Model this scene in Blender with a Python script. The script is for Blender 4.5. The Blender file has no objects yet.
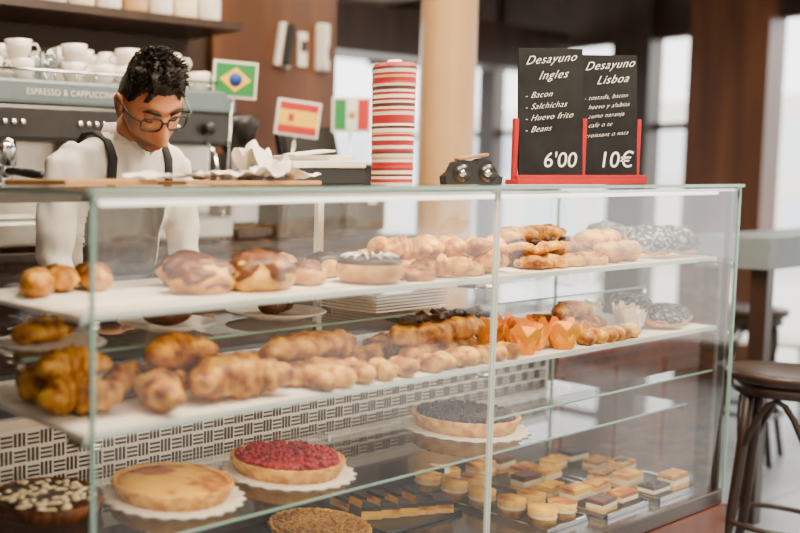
import bpy, bmesh, math, random
from mathutils import Vector, Matrix, noise, Euler
random.seed(7)
rad=math.radians
pi=math.pi
# ------------------------------------------------------------------ materials
def mk(name,col,rough=.5,metal=0,col2=None,scale=20,bump=0,bscale=None,coat=0,sss=0,emit=None,es=0,stretch=None,col3=None,spec=.5):
    m=bpy.data.materials.new(name); m.use_nodes=True
    nt=m.node_tree; n=nt.nodes; l=nt.links
    p=n['Principled BSDF']
    p.inputs['Base Color'].default_value=(*col,1); p.inputs['Roughness'].default_value=rough
    p.inputs['Metallic'].default_value=metal; p.inputs['Coat Weight'].default_value=coat
    p.inputs['Specular IOR Level'].default_value=spec
    if sss:
        p.inputs['Subsurface Weight'].default_value=sss; p.inputs['Subsurface Radius'].default_value=(.02,.008,.004)
        p.inputs['Subsurface Scale'].default_value=.5
    if emit:
        p.inputs['Emission Color'].default_value=(*emit,1); p.inputs['Emission Strength'].default_value=es
    tc=n.new('ShaderNodeTexCoord'); mp=n.new('ShaderNodeMapping')
    l.new(tc.outputs['Object'],mp.inputs['Vector'])
    if stretch: mp.inputs['Scale'].default_value=stretch
    if col2 is None: col2=tuple(c*.9 for c in col)
    t=n.new('ShaderNodeTexNoise'); t.inputs['Scale'].default_value=scale; t.inputs['Detail'].default_value=5
    l.new(mp.outputs[0],t.inputs['Vector'])
    r=n.new('ShaderNodeValToRGB')
    r.color_ramp.elements[0].position=.36; r.color_ramp.elements[0].color=(*col,1)
    r.color_ramp.elements[1].position=.64; r.color_ramp.elements[1].color=(*col2,1)
    if col3:
        e=r.color_ramp.elements.new(.5); e.color=(*col3,1)
    l.new(t.outputs['Fac'],r.inputs[0]); l.new(r.outputs[0],p.inputs['Base Color'])
    if bump:
        t2=n.new('ShaderNodeTexNoise'); t2.inputs['Scale'].default_value=bscale or scale*2; t2.inputs['Detail'].default_value=4
        l.new(mp.outputs[0],t2.inputs['Vector'])
        b=n.new('ShaderNodeBump'); b.inputs['Strength'].default_value=bump; b.inputs['Distance'].default_value=.01
        l.new(t2.outputs['Fac'],b.inputs['Height']); l.new(b.outputs[0],p.inputs['Normal'])
    return m
def glass_mat(name,tint=(.985,.995,.99),f0=.075,rough=0.0):
    # thin pane: Schlick reflection, the same from either side
    m=bpy.data.materials.new(name); m.use_nodes=True
    nt=m.node_tree; n=nt.nodes; l=nt.links; n.clear()
    o=n.new('ShaderNodeOutputMaterial'); mx=n.new('ShaderNodeMixShader')
    ge=n.new('ShaderNodeNewGeometry'); dt=n.new('ShaderNodeVectorMath'); dt.operation='DOT_PRODUCT'
    l.new(ge.outputs['Normal'],dt.inputs[0]); l.new(ge.outputs['Incoming'],dt.inputs[1])
    def mth(op,a,b=None):
        q=n.new('ShaderNodeMath'); q.operation=op
        if isinstance(a,(int,float)): q.inputs[0].default_value=a
        else: l.new(a,q.inputs[0])
        if b is not None:
            if isinstance(b,(int,float)): q.inputs[1].default_value=b
            else: l.new(b,q.inputs[1])
        return q.outputs[0]
    a=mth('ABSOLUTE',dt.outputs['Value']); a=mth('SUBTRACT',1.0,a); a=mth('POWER',a,5.0); a=mth('MULTIPLY',a,1-f0); a=mth('ADD',a,f0)
    t=n.new('ShaderNodeBsdfTransparent'); t.inputs[0].default_value=(*tint,1)
    g=n.new('ShaderNodeBsdfGlossy'); g.inputs['Roughness'].default_value=rough
    l.new(a,mx.inputs[0]); l.new(t.outputs[0],mx.inputs[1]); l.new(g.outputs[0],mx.inputs[2]); l.new(mx.outputs[0],o.inputs[0])
    return m
GLASS=glass_mat('clear_glass'); GLASSWARE=glass_mat('glassware',(.88,.92,.94),.08)
EDGE=mk('glass_edge',(.20,.34,.30),.2,col2=(.28,.45,.40),scale=5)
EDGEW=mk('glass_edge_bright',(.62,.70,.66),.2,scale=5)
STEEL=mk('brushed_steel',(.55,.54,.52),.28,1,col2=(.63,.62,.60),scale=30,stretch=(1,1,20))
DSTEEL=mk('dark_steel',(.06,.058,.058),.3,.7)
CHROME=mk('chrome',(.8,.8,.8),.12,1)
DECKM=mk('deck_steel',(.07,.042,.028),.16,.4)
WHITEP=mk('white_shelf',(.78,.73,.67),.35,col2=(.72,.67,.61),scale=8)
PAPER=mk('white_paper',(.86,.81,.74),.8,col2=(.80,.75,.68),scale=12,bump=.1)
PORC=mk('porcelain',(.84,.78,.71),.2,coat=.4)
WOODR=mk('red_brown_wood',(.085,.018,.006),.35,col2=(.17,.040,.012),scale=6,stretch=(1,1,.12),coat=.2)
WOODP=mk('wood_panel',(.060,.020,.008),.4,col2=(.125,.044,.016),scale=7,stretch=(1,1,.1),col3=(.085,.030,.011))
WOODD=mk('dark_wood',(.016,.007,.004),.4,col2=(.038,.016,.009),scale=8,stretch=(1,1,.15))
WOODL=mk('light_wood',(.38,.18,.06),.5,col2=(.50,.27,.10),scale=8,stretch=(.2,1,1),spec=.3)
COLM=mk('column_paint',(.52,.29,.12),.45,col2=(.58,.34,.155),scale=3,coat=.3)
CEILM=mk('ceiling_paint',(.45,.36,.27),.9)
BLACK=mk('black_plastic',(.008,.008,.009),.35)
BLACKM=mk('black_matte',(.010,.010,.011),.8)
RED=mk('red_paint',(.42,.003,.006),.4)
CHALKB=mk('chalkboard',(.007,.007,.008),.8,col2=(.015,.015,.016),scale=9,spec=.2)
CHALK=mk('chalk',(.9,.9,.87),.9)
GREY=mk('grey_laminate',(.15,.18,.195),.5)
# food
CR=mk('croissant_crust',(.16,.042,.003),.42,col2=(.80,.44,.05),scale=26,bump=.6,bscale=75,col3=(.50,.19,.012),coat=.08,spec=.35)
PASTL=mk('golden_pastry',(.88,.56,.09),.5,col2=(.32,.095,.006),scale=32,bump=.6,bscale=85,col3=(.72,.34,.03),spec=.25)
BREAD=mk('bread',(.46,.19,.025),.55,col2=(.72,.42,.10),scale=22,bump=.3,spec=.25)
CHOC=mk('chocolate',(.016,.005,.002),.32,col2=(.04,.012,.006),scale=25,bump=.25,spec=.35)
CHOC2=mk('chocolate_brown',(.07,.020,.005),.36,col2=(.16,.050,.012),scale=30,bump=.25,spec=.35)
BLUEB=mk('sugared_dark',(.010,.008,.012),.5,col2=(.32,.33,.38),scale=85,bump=.4,col3=(.018,.014,.02),spec=.3)
CRUST=mk('tart_crust',(.50,.20,.02),.6,col2=(.82,.48,.10),scale=35,bump=.4,spec=.25)
CUST=mk('baked_custard',(.90,.54,.02),.55,col2=(.36,.09,.004),scale=12,col3=(.85,.45,.025),bump=.2,spec=.2)
REDB=mk('red_berries',(.17,.002,.005),.35,col2=(.42,.010,.02),scale=40,spec=.35)
DARKB=mk('dark_berries',(.008,.002,.003),.45,col2=(.03,.004,.007),scale=40,spec=.3)
NUT=mk('nut_topping',(.28,.11,.012),.6,col2=(.66,.38,.06),scale=90,bump=.6,bscale=110,col3=(.45,.20,.025),spec=.2)
CREAM=mk('cream',(.88,.75,.48),.5,col2=(.92,.83,.62),scale=20,spec=.3)
ORP=mk('orange_paper',(1.0,.30,.0),.7,col2=(1.0,.42,.0),scale=12,spec=.1)
SPONGE=mk('sponge',(.72,.37,.05),.7,col2=(.85,.52,.12),scale=60,bump=.3,spec=.2)
SPR=mk('white_icing',(.9,.88,.85),.4)
# ------------------------------------------------------------------ mesh builder
def TM(loc=(0,0,0),rot=(0,0,0),s=(1,1,1)):
    return Matrix.Translation(loc)@Euler([rad(a) for a in rot]).to_matrix().to_4x4()@Matrix.Diagonal((*s,1))
I4=Matrix.Identity(4)
class B:
    def __init__(s,name): s.name=name; s.bm=bmesh.new(); s.mats=[]; s.M=I4.copy()
    def mi(s,m):
        if m not in s.mats: s.mats.append(m)
        return s.mats.index(m)
    def add(s,vs,fs,mat,M=I4,smooth=True):
        MM=s.M@M
        v=[s.bm.verts.new(MM@Vector(a)) for a in vs]
        ml=mat if isinstance(mat,list) else None
        for k,f in enumerate(fs):
            try:
                F=s.bm.faces.new([v[i] for i in f]); F.material_index=s.mi(ml[k] if ml else mat); F.smooth=smooth
            except ValueError: pass
    def tmp(s,t,mat,M=I4,smooth=False):
        t.verts.index_update()
        s.add([v.co.copy() for v in t.verts],[[v.index for v in f.verts] for f in t.faces],mat,M,smooth); t.free()
    def box(s,c,sz,mat,rot=(0,0,0),bev=0,M=I4):
        t=bmesh.new(); bmesh.ops.create_cube(t,size=1)
        for v in t.verts: v.co=Vector((v.co.x*sz[0],v.co.y*sz[1],v.co.z*sz[2]))
        if bev: bmesh.ops.bevel(t,geom=t.edges[:],offset=bev,segments=2,affect='EDGES',profile=.6)
        s.tmp(t,mat,M@TM(c,rot),False)
    def b2(s,a,b,mat,bev=0):
        s.box([(a[i]+b[i])/2 for i in range(3)],[abs(b[i]-a[i]) for i in range(3)],mat,bev=bev)
    def quad(s,p,mat): s.add(p,[[0,1,2,3]],mat,smooth=False)
    def lathe(s,prof,mat,M=I4,seg=28,rmod=None,smooth=True,mats=None):
        vs=[];fs=[];ms=[]
        for r,z in prof:
            for k in range(seg):
                a=2*pi*k/seg; rr=max(r,1e-5)*(rmod(a,r,z) if rmod else 1)
                vs.append((rr*math.cos(a),rr*math.sin(a),z))
        for i in range(len(prof)-1):
            for k in range(seg):
                k2=(k+1)%seg
                fs.append([i*seg+k,i*seg+k2,(i+1)*seg+k2,(i+1)*seg+k]); ms.append(mats[i] if mats else mat)
        if prof[0][0]>1e-4: fs.append(list(range(seg))[::-1]); ms.append(mats[0] if mats else mat)
        if prof[-1][0]>1e-4: fs.append([(len(prof)-1)*seg+k for k in range(seg)]); ms.append(mats[-1] if mats else mat)
        s.add(vs,fs,ms,M,smooth)
    def olathe(s,prof,mat,M=I4,seg=28):  # open
        vs=[];fs=[]
        for r,z in prof:
            for k in range(seg):
                a=2*pi*k/seg; vs.append((r*math.cos(a),r*math.sin(a),z))
        for i in range(len(prof)-1):
            for k in range(seg):
                k2=(k+1)%seg; fs.append([i*seg+k,i*seg+k2,(i+1)*seg+k2,(i+1)*seg+k])
        s.add(vs,fs,mat,M)
    def tube(s,pts,rads,mat,seg=10,M=I4,sq=(1,1),closed=False,up=(0,0,1),disp=0,freq=30,seed=0):
        P=[Vector(p) for p in pts]; n=len(P)
        if not hasattr(rads,'__len__'): rads=[rads]*n
        vs=[];fs=[]; so=Vector((seed*3.1,seed*1.7,seed*.9))
        for i in range(n):
            if closed: d=P[(i+1)%n]-P[i-1]
            else: d=P[min(i+1,n-1)]-P[max(i-1,0)]
            d.normalize(); u=Vector(up)
            if abs(d.dot(u))>.95: u=Vector((1,0,0)) if abs(d.x)<.9 else Vector((0,1,0))
            if i>0 and not closed:
                u=pu
            sx=d.cross(u).normalized(); uy=sx.cross(d).normalized(); pu=uy
            for k in range(seg):
                a=2*pi*k/seg
                o=sx*math.cos(a)*rads[i]*sq[0]+uy*math.sin(a)*rads[i]*sq[1]
                if disp: o*=1+disp*noise.noise((P[i]+o)*freq+so)
                vs.append(P[i]+o)
        m=n if closed else n-1
        for i in range(m):
            j=(i+1)%n
            for k in range(seg):
                k2=(k+1)%seg; fs.append([i*seg+k,i*seg+k2,j*seg+k2,j*seg+k])
        if not closed:
            fs.append(list(range(seg))[::-1]); fs.append([(n-1)*seg+k for k in range(seg)])
        s.add(vs,fs,mat,M)
    def blob(s,c,sz,mat,amp=.0,freq=3,rot=(0,0,0),sub=3,seed=0,flat=None):
        t=bmesh.new(); bmesh.ops.create_icosphere(t,subdivisions=sub,radius=1)
        o=Vector((seed*1.7,seed*.9,seed*2.3))
        for v in t.verts:
            d=v.co.copy()
            if amp: d*=1+amp*noise.noise(d*freq+o)
            if flat is not None and d.z<flat: d.z=flat
            v.co=Vector((d.x*sz[0],d.y*sz[1],d.z*sz[2]))
        s.tmp(t,mat,TM(c,rot),True)
    def loft(s,rings,mat,seg=24,p=2.4):
        vs=[];fs=[]
        for (x,y,z,w,d) in rings:
            for k in range(seg):
                a=2*pi*k/seg; c,sn=math.cos(a),math.sin(a)
                vs.append((x+w*math.copysign(abs(c)**(2/p),c),y+d*math.copysign(abs(sn)**(2/p),sn),z))
        for i in range(len(rings)-1):
            for k in range(seg):
                k2=(k+1)%seg; fs.append([i*seg+k,i*seg+k2,(i+1)*seg+k2,(i+1)*seg+k])
        fs.append(list(range(seg))[::-1]); fs.append([(len(rings)-1)*seg+k for k in range(seg)])
        s.add(vs,fs,mat)
    def extr(s,poly,th,mat,M=I4,smooth=False):
        n=len(poly); vs=[(x,y,0) for x,y in poly]+[(x,y,th) for x,y in poly]
        fs=[list(range(n))[::-1],list(range(n,2*n))]+[[i,(i+1)%n,n+(i+1)%n,n+i] for i in range(n)]
        s.add(vs,fs,mat,M,smooth)
    def done(s,loc=None,parent=None,norm=True,mw=None):
        if norm: bmesh.ops.recalc_face_normals(s.bm,faces=s.bm.faces[:])
        me=bpy.data.meshes.new(s.name)
        if mw is not None: loc=(0,0,0)
        if loc is None and len(s.bm.verts):
            xs=[v.co for v in s.bm.verts]
            loc=Vector(((min(v.x for v in xs)+max(v.x for v in xs))/2,(min(v.y for v in xs)+max(v.y for v in xs))/2,min(v.z for v in xs)))
        loc=Vector(loc)
        for v in s.bm.verts: v.co-=loc
        s.bm.to_mesh(me); s.bm.free()
        for m in s.mats: me.materials.append(m)
        o=bpy.data.objects.new(s.name,me); bpy.context.collection.objects.link(o); o.location=loc
        if mw is not None: o.matrix_world=mw
        if parent: setpar(o,parent)
        return o
def setpar(o,p):
    bpy.context.view_layer.update()
    o.parent=p; o.matrix_parent_inverse=p.matrix_world.inverted()
def empty(name,loc):
    e=bpy.data.objects.new(name,None); e.location=loc; e.empty_display_size=.05
    bpy.context.collection.objects.link(e); return e
def text(body,size,M,mat,parent,name='lettering',shear=.25,sp=1.0,align='LEFT',bold=.0,cs=1.0):
    c=bpy.data.curves.new(name,'FONT'); c.body=body; c.size=size; c.shear=shear; c.extrude=.0004; c.space_line=sp; c.align_x=align; c.offset=bold; c.space_character=cs
    o=bpy.data.objects.new(name+'_c',c); bpy.context.collection.objects.link(o)
    bpy.context.view_layer.update()
    me=bpy.data.meshes.new_from_object(o.evaluated_get(bpy.context.evaluated_depsgraph_get()))
    bpy.data.objects.remove(o)
    me.materials.clear(); me.materials.append(mat)
    o=bpy.data.objects.new(name,me); bpy.context.collection.objects.link(o); o.matrix_world=M
    setpar(o,parent); return o

# ------------------------------------------------------------------ room shell
def simple(name,boxes,mat,bev=0):
    b=B(name)
    for bx in boxes: b.b2(bx[0],bx[1],bx[2] if len(bx)>2 else mat,bev)
    return b.done()
FLOORM=mk('floor_tiles',(.42,.44,.46),.35,col2=(.5,.52,.54),scale=3)
nt=FLOORM.node_tree; br=nt.nodes.new('ShaderNodeTexBrick'); br.offset=0
br.inputs['Color1'].default_value=(.24,.27,.30,1); br.inputs['Color2'].default_value=(.20,.23,.26,1); br.inputs['Mortar'].default_value=(.11,.11,.11,1)
br.inputs['Scale'].default_value=1; br.inputs['Brick Width'].default_value=.4; br.inputs['Row Height'].default_value=.4; br.inputs['Mortar Size'].default_value=.006
nt.links.new(nt.nodes['Mapping'].outputs[0],br.inputs['Vector']); nt.links.new(br.outputs[0],nt.nodes['Principled BSDF'].inputs['Base Color'])
simple('floor',[((-3,-5,-.1),(6.6,5,0))],FLOORM)
simple('ceiling',[((-3,-5,3.0),(6.6,5,3.1))],CEILM)
WALLM=mk('brown_wall',(.030,.012,.006),.6,col2=(.042,.018,.009),scale=4)
simple('wall_back',[((-3,1.98,0),(2.75,2.1,3.0))],WALLM)
simple('wall_left',[((-3.1,-5,0),(-3,2.1,3.0))],WALLM)
simple('wall_rear',[((2.75,4.85,0),(6.5,5,.5)),((2.75,4.85,2.5),(6.5,5,3)),((2.75,4.85,.5),(3.0,5,2.5)),((4.6,4.85,.5),(4.75,5,2.5))],WALLM)
simple('wall_inner',[((2.65,2.1,0),(2.75,5,3.0))],WALLM)
simple('wall_right',[((6.5,-5,0),(6.6,1.0,.25),WOODD),((6.5,2.03,0),(6.6,5,.25),WOODD),((6.5,-5,2.45),(6.6,5,3.0),WOODD),
   ((6.35,1.53,0),(6.6,2.03,3.0),WOODP),((6.4,2.32,.0),(6.6,2.60,3.0),WOODD),((6.45,3.6,0),(6.6,3.75,3.0),WOODD),((6.45,.85,0),(6.6,1.02,3.0),WOODD),
   ((6.45,-1.3,0),(6.6,-1.0,3.0),WOODD),((6.45,-3.3,0),(6.6,-3.0,3.0),WOODD)],WOODD)
simple('wall_front',[((-3,-5.1,2.5),(6.6,-5,3.0)),((-3,-5.1,0),(-2.4,-5,3)),((-.2,-5.1,0),(.3,-5,3)),((2.6,-5.1,0),(3.3,-5,3)),((4.9,-5.1,0),(5.4,-5,3)),((-3,-5.1,0),(6.6,-5,.3))],WALLM)
for i,(y0,y1) in enumerate([(2.6,3.6),(2.03,2.32),(3.75,4.85)]):
    b=B('window_%d'%(i+1))
    b.quad([(6.55,y0,.25),(6.55,y1,.25),(6.55,y1,2.45),(6.55,y0,2.45)],GLASS)
    for z in (.25,1.75,2.4): b.b2((6.5,y0,z),(6.6,y1,z+.05),WOODD)
    b.done()
simple('wall_panel',[((1.95,1.94,1.35),(2.73,1.98,3.0))],WOODP)
simple('trim_beam',[((2.76,2.9,2.2),(6.35,3.1,2.5)),],WOODD)
b=B('column'); b.lathe([(.14,0),(.14,.1),(.12,.13),(.118,2.9),(.15,2.95),(.15,3.0)],COLM,TM((2.82,1.37,0)),seg=40); b.done()
# street outside
def facade(name,c1,c2,c3,horiz):
    F=mk(name,(.5,.6,.7),.8)
    nt=F.node_tree; br=nt.nodes.new('ShaderNodeTexBrick'); br.offset=.3
    br.inputs['Color1'].default_value=(*c1,1); br.inputs['Color2'].default_value=(*c2,1); br.inputs['Mortar'].default_value=(*c3,1)
    br.inputs['Scale'].default_value=1; br.inputs['Brick Width'].default_value=1.6; br.inputs['Row Height'].default_value=1.3; br.inputs['Mortar Size'].default_value=.18
    sx=nt.nodes.new('ShaderNodeSeparateXYZ'); cb=nt.nodes.new('ShaderNodeCombineXYZ'); nt.links.new(nt.nodes['Texture Coordinate'].outputs['Object'],sx.inputs[0])
    nt.links.new(sx.outputs[horiz],cb.inputs[0]); nt.links.new(sx.outputs[2],cb.inputs[1]); nt.links.new(cb.outputs[0],br.inputs['Vector'])
    nt.links.new(br.outputs[0],nt.nodes['Principled BSDF'].inputs['Base Color']); return F
simple('street_building',[((18,-6,0),(19,16,2.8))],facade('facade_white',(.90,.93,.97),(.25,.38,.50),(.88,.82,.74),1))
simple('street_building',[((-8,-17,0),(24,-16,3.6))],facade('facade_warm',(.85,.70,.50),(.20,.16,.12),(.80,.62,.42),0))  # unseen building, added for warm reflections in the case glass
simple('street_pavement',[((6.62,-16,-.12),(18,16,-.02)),((-8,-16,-.12),(6.62,-5.12,-.02))],mk('pavement',(.55,.52,.48),.8))

# ------------------------------------------------------------------ display case
L=2.44; D=.62; ZT=1.3825; S1=1.152; S2=.932; ST=1.04; S3=.668; DK=.41
XS=1.183
b=B('glass_display_case')
b.b2((.0,.0,.10),(L,D,.36),STEEL,.004); b.b2((.03,.04,0),(L-.03,D-.03,.10),BLACKM)
b.b2((0,0,.36),(L,D,DK),DECKM,.004)
b.b2((.01,D-.015,.62),(L-.01,D,.80),WHITEP)
nx=64
SL=mk('slot_dark',(.06,.045,.035),.6)
for i in range(nx):
    x0=.03+i*(L-.06)/nx; w=(L-.06)/nx
    for j in range(4):
        z=.635+j*.04
        if (i+j)%2==0:
            for k in range(3): b.b2((x0+.004,D-.019,z+.004+k*.011),(x0+w-.002,D-.0145,z+.009+k*.011),SL)
        else:
            for k in range(3): b.b2((x0+.004+k*.012,D-.019,z+.002),(x0+.009+k*.012,D-.0145,z+.035),SL)
b.b2((.01,D-.02,.80),(L-.01,D+.005,.825),STEEL); b.b2((.01,D-.02,.60),(L-.01,D+.005,.62),STEEL)
b.b2((.01,D-.02,DK),(L-.01,D+.005,.60),DECKM)
b.b2((0,D-.02,ZT-.04),(L,D+.01,ZT-.012),DSTEEL)
b.quad([(.01,D-.01,.825),(L-.01,D-.01,.825),(L-.01,D-.01,ZT-.04),(.01,D-.01,ZT-.04)],GLASS)
for x in (L/2,): b.b2((x-.012,D-.015,.825),(x+.012,D,ZT-.03),STEEL)
b.quad([(.004,0,DK),(XS-.004,0,DK),(XS-.004,0,ZT-.012),(.004,0,ZT-.012)],GLASS)
b.quad([(XS+.004,0,DK),(L-.004,0,DK),(L-.004,0,ZT-.012),(XS+.004,0,ZT-.012)],GLASS)
b.quad([(0,.004,DK),(0,D-.02,DK),(0,D-.02,ZT-.012),(0,.004,ZT-.012)],GLASS)
b.quad([(L,.004,DK),(L,D-.02,DK),(L,D-.02,ZT-.012),(L,.004,ZT-.012)],GLASS)
b.quad([(0,0,ZT),(L,0,ZT),(L,D,ZT),(0,D,ZT)],GLASS)
for x in (0,L): 
    b.b2((x-.004,-.004,DK),(x+.004,.004,ZT-.01),EDGE)
    b.b2((x-.004,D-.028,DK),(x+.004,D-.02,ZT-.01),EDGE)
b.b2((L-.034,.006,DK),(L-.018,.022,ZT-.012),DSTEEL)
b.b2((XS-.008,-.003,DK),(XS-.003,.004,ZT-.01),EDGEW); b.b2((XS+.003,-.003,DK),(XS+.008,.004,ZT-.01),EDGEW)
b.b2((-.006,-.012,ZT-.009),(L+.006,-.004,ZT),EDGE); b.b2((-.012,-.006,ZT-.009),(-.004,D,ZT),EDGE); b.b2((L+.004,-.006,ZT-.009),(L+.012,D,ZT),EDGE)
b.b2((0,.004,ZT-.022),(L,.034,ZT-.014),STEEL)
def shelf(z,y0,y1,x0=.012,x1=L-.012,mat=WHITEP):
    b.b2((x0,y0+.006,z-.010),(x1,y1,z),mat); b.b2((x0,y0,z-.011),(x1,y0+.006,z+.001),EDGEW)
shelf(S1,.05,.52); shelf(S2,.04,.56)
for z,y0,y1,x0,x1 in ((ST,.27,.58,.012,L-.012),(S3,.12,.58,.012,L-.012),(.79,.05,.11,1.25,L-.012)):
    b.quad([(x0,y0,z-.001),(x1,y0,z-.001),(x1,y1,z-.001),(x0,y1,z-.001)],GLASS); b.b2((x0,y0-.004,z-.005),(x1,y0,z),EDGE)
for z,y0 in ((S1,.05),(S2,.04),(S3,.12),(ST,.27)):
    for x in (.012,XS,L-.012):
        b.b2((x-.009,y0,z-.024),(x+.009,y0+.05,z-.011),CHROME); b.b2((x-.006,D-.10,z-.03),(x+.006,D-.02,z-.011),CHROME)
        if y0<.1: b.tube([(x,.0,z-.017),(x,y0,z-.017)],.006,CHROME,8)
b.b2((.0,-.012,.10),(L,-.001,.36),WOODR)
for (x0,x1,y0,y1,zz) in ((.03,.36,.06,.40,S2),(.37,1.02,.05,.26,S2),(1.05,1.33,.05,.25,S2),(.05,.7,.07,.5,S1),(.72,1.36,.07,.48,S1),(1.42,2.42,.065,.45,S1),(1.42,2.41,.05,.3,S2)):
    b.b2((x0,y0,zz),(x1,y1,zz+.0008),PAPER)
FILLSTRIPM=mk('fill_strip_glow',(.9,.9,.88),.5,emit=(1,.86,.68),es=3)
b.tube([(.05,.045,ZT-.026),(L-.05,.045,ZT-.026)],.007,FILLSTRIPM,10)  # glowing strip added under the top to brighten the pastries
case=b.done()
def arealight(name,loc,rot,sx_,sy_,e,col,par):
    l=bpy.data.lights.new(name,'AREA'); l.shape='RECTANGLE'; l.size=sx_; l.size_y=sy_; l.energy=e; l.color=col
    lo=bpy.data.objects.new(name,l); bpy.context.collection.objects.link(lo); lo.location=loc; lo.rotation_euler=[rad(a) for a in rot]; setpar(lo,par)
arealight('case_fill_light',(L/2,.05,ZT-.037),(25,0,0),2.3,.02,6,(1,.76,.45),case)  # added fill light that goes with the glowing strip
arealight('shelf_fill_light',(L/2,.10,S2-.03),(25,0,0),2.3,.02,6,(1,.76,.45),case)  # unseen fill under the middle shelf, added to brighten the food
arealight('shelf_fill_light',(L/2,.10,S1-.03),(25,0,0),2.3,.02,2,(1,.76,.45),case)  # weaker added fill, hidden under the top shelf

# ------------------------------------------------------------------ pastry makers
cnt=[0]
def croissant(b,c,yaw,Ln=.2,W=.042,mat=CR,bend=1.9,rx=0,n=40,segs=7):
    pts=[];rs=[]; cnt[0]+=1
    Rr=Ln/2/math.sin(bend/2)
    for i in range(n+1):
        t=i/n; a=(t-.5)*bend
        pts.append((Rr*math.sin(a),Rr*(math.cos(a)-1),0))
        k=(t*segs)%1
        rs.append(max(.004,W*(math.sin(pi*(.04+.92*t))**.65)*(.78+.32*(k if t>.5 else 1-k)**.6)))
    b.tube(pts,rs,mat,16,M=TM((c[0],c[1],c[2]+W*.82),(rx,0,yaw)),sq=(1,.88),disp=.28,freq=32,seed=cnt[0])
def roll(b,c,yaw,Ln=.12,W=.03,mat=PASTL,top=None,lump=.06,rx=0,h=.8,disp=.35):
    n=18;pts=[];rs=[]; cnt[0]+=1; sd=cnt[0]
    for i in range(n+1):
        t=i/n; pts.append(((t-.5)*Ln,.05*Ln*math.sin(t*5+sd),0)); rs.append(max(.003,W*min(1,(math.sin(pi*(.02+.96*t))*1.9))**.5*(1+lump*math.sin(t*31+sd))))
    M=TM((c[0],c[1],c[2]+W*h),(rx,0,yaw))
    b.tube(pts,rs,mat,14,M=M,sq=(1,h),disp=disp,freq=34,seed=sd)
    if top:
        b.tube([(p_[0]*.90,p_[1],W*.24) for p_ in pts],[r*.90 for r in rs],top,14,M=M,sq=(1,h),disp=disp*.6,freq=34,seed=sd)
def swirl(b,c,r,mat=PASTL,core=CHOC,tilt=(0,0)):
    pts=[];rs=[]; cnt[0]+=1
    for i in range(50):
        t=i/49; a=t*2*pi*2.4; q=r*(1-.8*t)
        pts.append((q*math.cos(a),q*math.sin(a),r*.30*t)); rs.append(r*.2)
    b.tube(pts,rs,mat,8,M=TM((c[0],c[1],c[2]+r*.2),(tilt[0],tilt[1],c[0]*900)),sq=(1,1.3),disp=.4,freq=45,seed=cnt[0])
def donut(b,c,r=.045,w=.022,glaze=CHOC,mat=BREAD,rot=(0,0,0),stripes=True,zs=1.1):
    M=TM((c[0],c[1],c[2]+w*zs),rot)
    ring=lambda q,z:[(q*math.cos(2*pi*k/28),q*math.sin(2*pi*k/28),z) for k in range(28)]
    b.tube(ring(r,0),w,mat,12,M=M,sq=(1,zs),closed=True)
    b.tube(ring(r,w*.22),w*.93,glaze,12,M=M,sq=(1,zs),closed=True)
    if stripes:
        for k in range(14):
            a=2*pi*k/14
            b.tube([((r-w*.5)*math.cos(a),(r-w*.5)*math.sin(a),w*1.12),(r*math.cos(a+.12),r*math.sin(a+.12),w*1.27),((r+w*.6)*math.cos(a+.2),(r+w*.6)*math.sin(a+.2),w*1.05)],.0020,SPR,6,M=M)
def berliner(b,c,r,rot,s=0):
    # flat round bun leaning back: dough below, dark sugared glaze on the face
    M=TM(c,rot); keep=b.M; b.M=M
    b.blob((0,0,0),(r,r*.82,r*.30),BREAD,.10,2,sub=4,seed=s)
    b.blob((0,0,r*.07),(r*.95,r*.78,r*.28),BLUEB,.12,2,sub=4,seed=s)
    b.M=keep
def doily(b,c,r):
    b.lathe([(r*.98,0),(r,.002),(r*.9,.003),(0,.003)],PAPER,TM(c),seg=96,rmod=lambda a,q,z:1+.035*math.cos(24*a) if q>r*.5 else 1)
def plate(b,c,r):
    b.lathe([(r*.55,0),(r*.6,.004),(r,.018),(r*.99,.021),(r*.6,.008),(0,.007)],PORC,TM(c),seg=40)
def tart(b,c,r,fill,h=.034,kind='plain',lace=True,crust=CRUST):
    x,y,z=c
    if lace: doily(b,c,r*1.17); z+=.003
    b.lathe([(0,0),(r*.88,0),(r,h),(r*.96,h*1.10),(r*.9,h*.8)],crust,TM((x,y,z)),seg=96,rmod=lambda a,q,zz:1+.022*math.cos(32*a) if q>r*.85 else 1)
    b.lathe([(r*.92,h*.7),(r*.9,h*.95),(r*.6,h*1.02),(0,h*1.04)],fill,TM((x,y,z)),seg=48)
    rnd=random.Random(int(x*1000))
    if kind=='berries':
        for i in range(380):
            q=r*.89*math.sqrt(rnd.random()); a=rnd.random()*2*pi; s=rnd.uniform(.0060,.009)
            b.blob((x+q*math.cos(a),y+q*math.sin(a),z+h*1.04+rnd.uniform(0,.006)),(s,s,s),fill,sub=1)
    if kind=='nuts':
        for i in range(260):
            q=r*.9*math.sqrt(rnd.random()); a=rnd.random()*2*pi; s=rnd.uniform(.004,.007)
            b.blob((x+q*math.cos(a),y+q*math.sin(a),z+h*1.04),(s*1.5,s,s*.7),NUT,sub=1,rot=(0,0,rnd.random()*180))
    if kind=='cream':
        for i in range(90):
            q=r*.9*math.sqrt(rnd.random()); a=rnd.random()*2*pi; s=rnd.uniform(.006,.010)
            b.blob((x+q*math.cos(a),y+q*math.sin(a),z+h*1.03),(s*1.3,s,s*.6),CREAM,sub=1)
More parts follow.
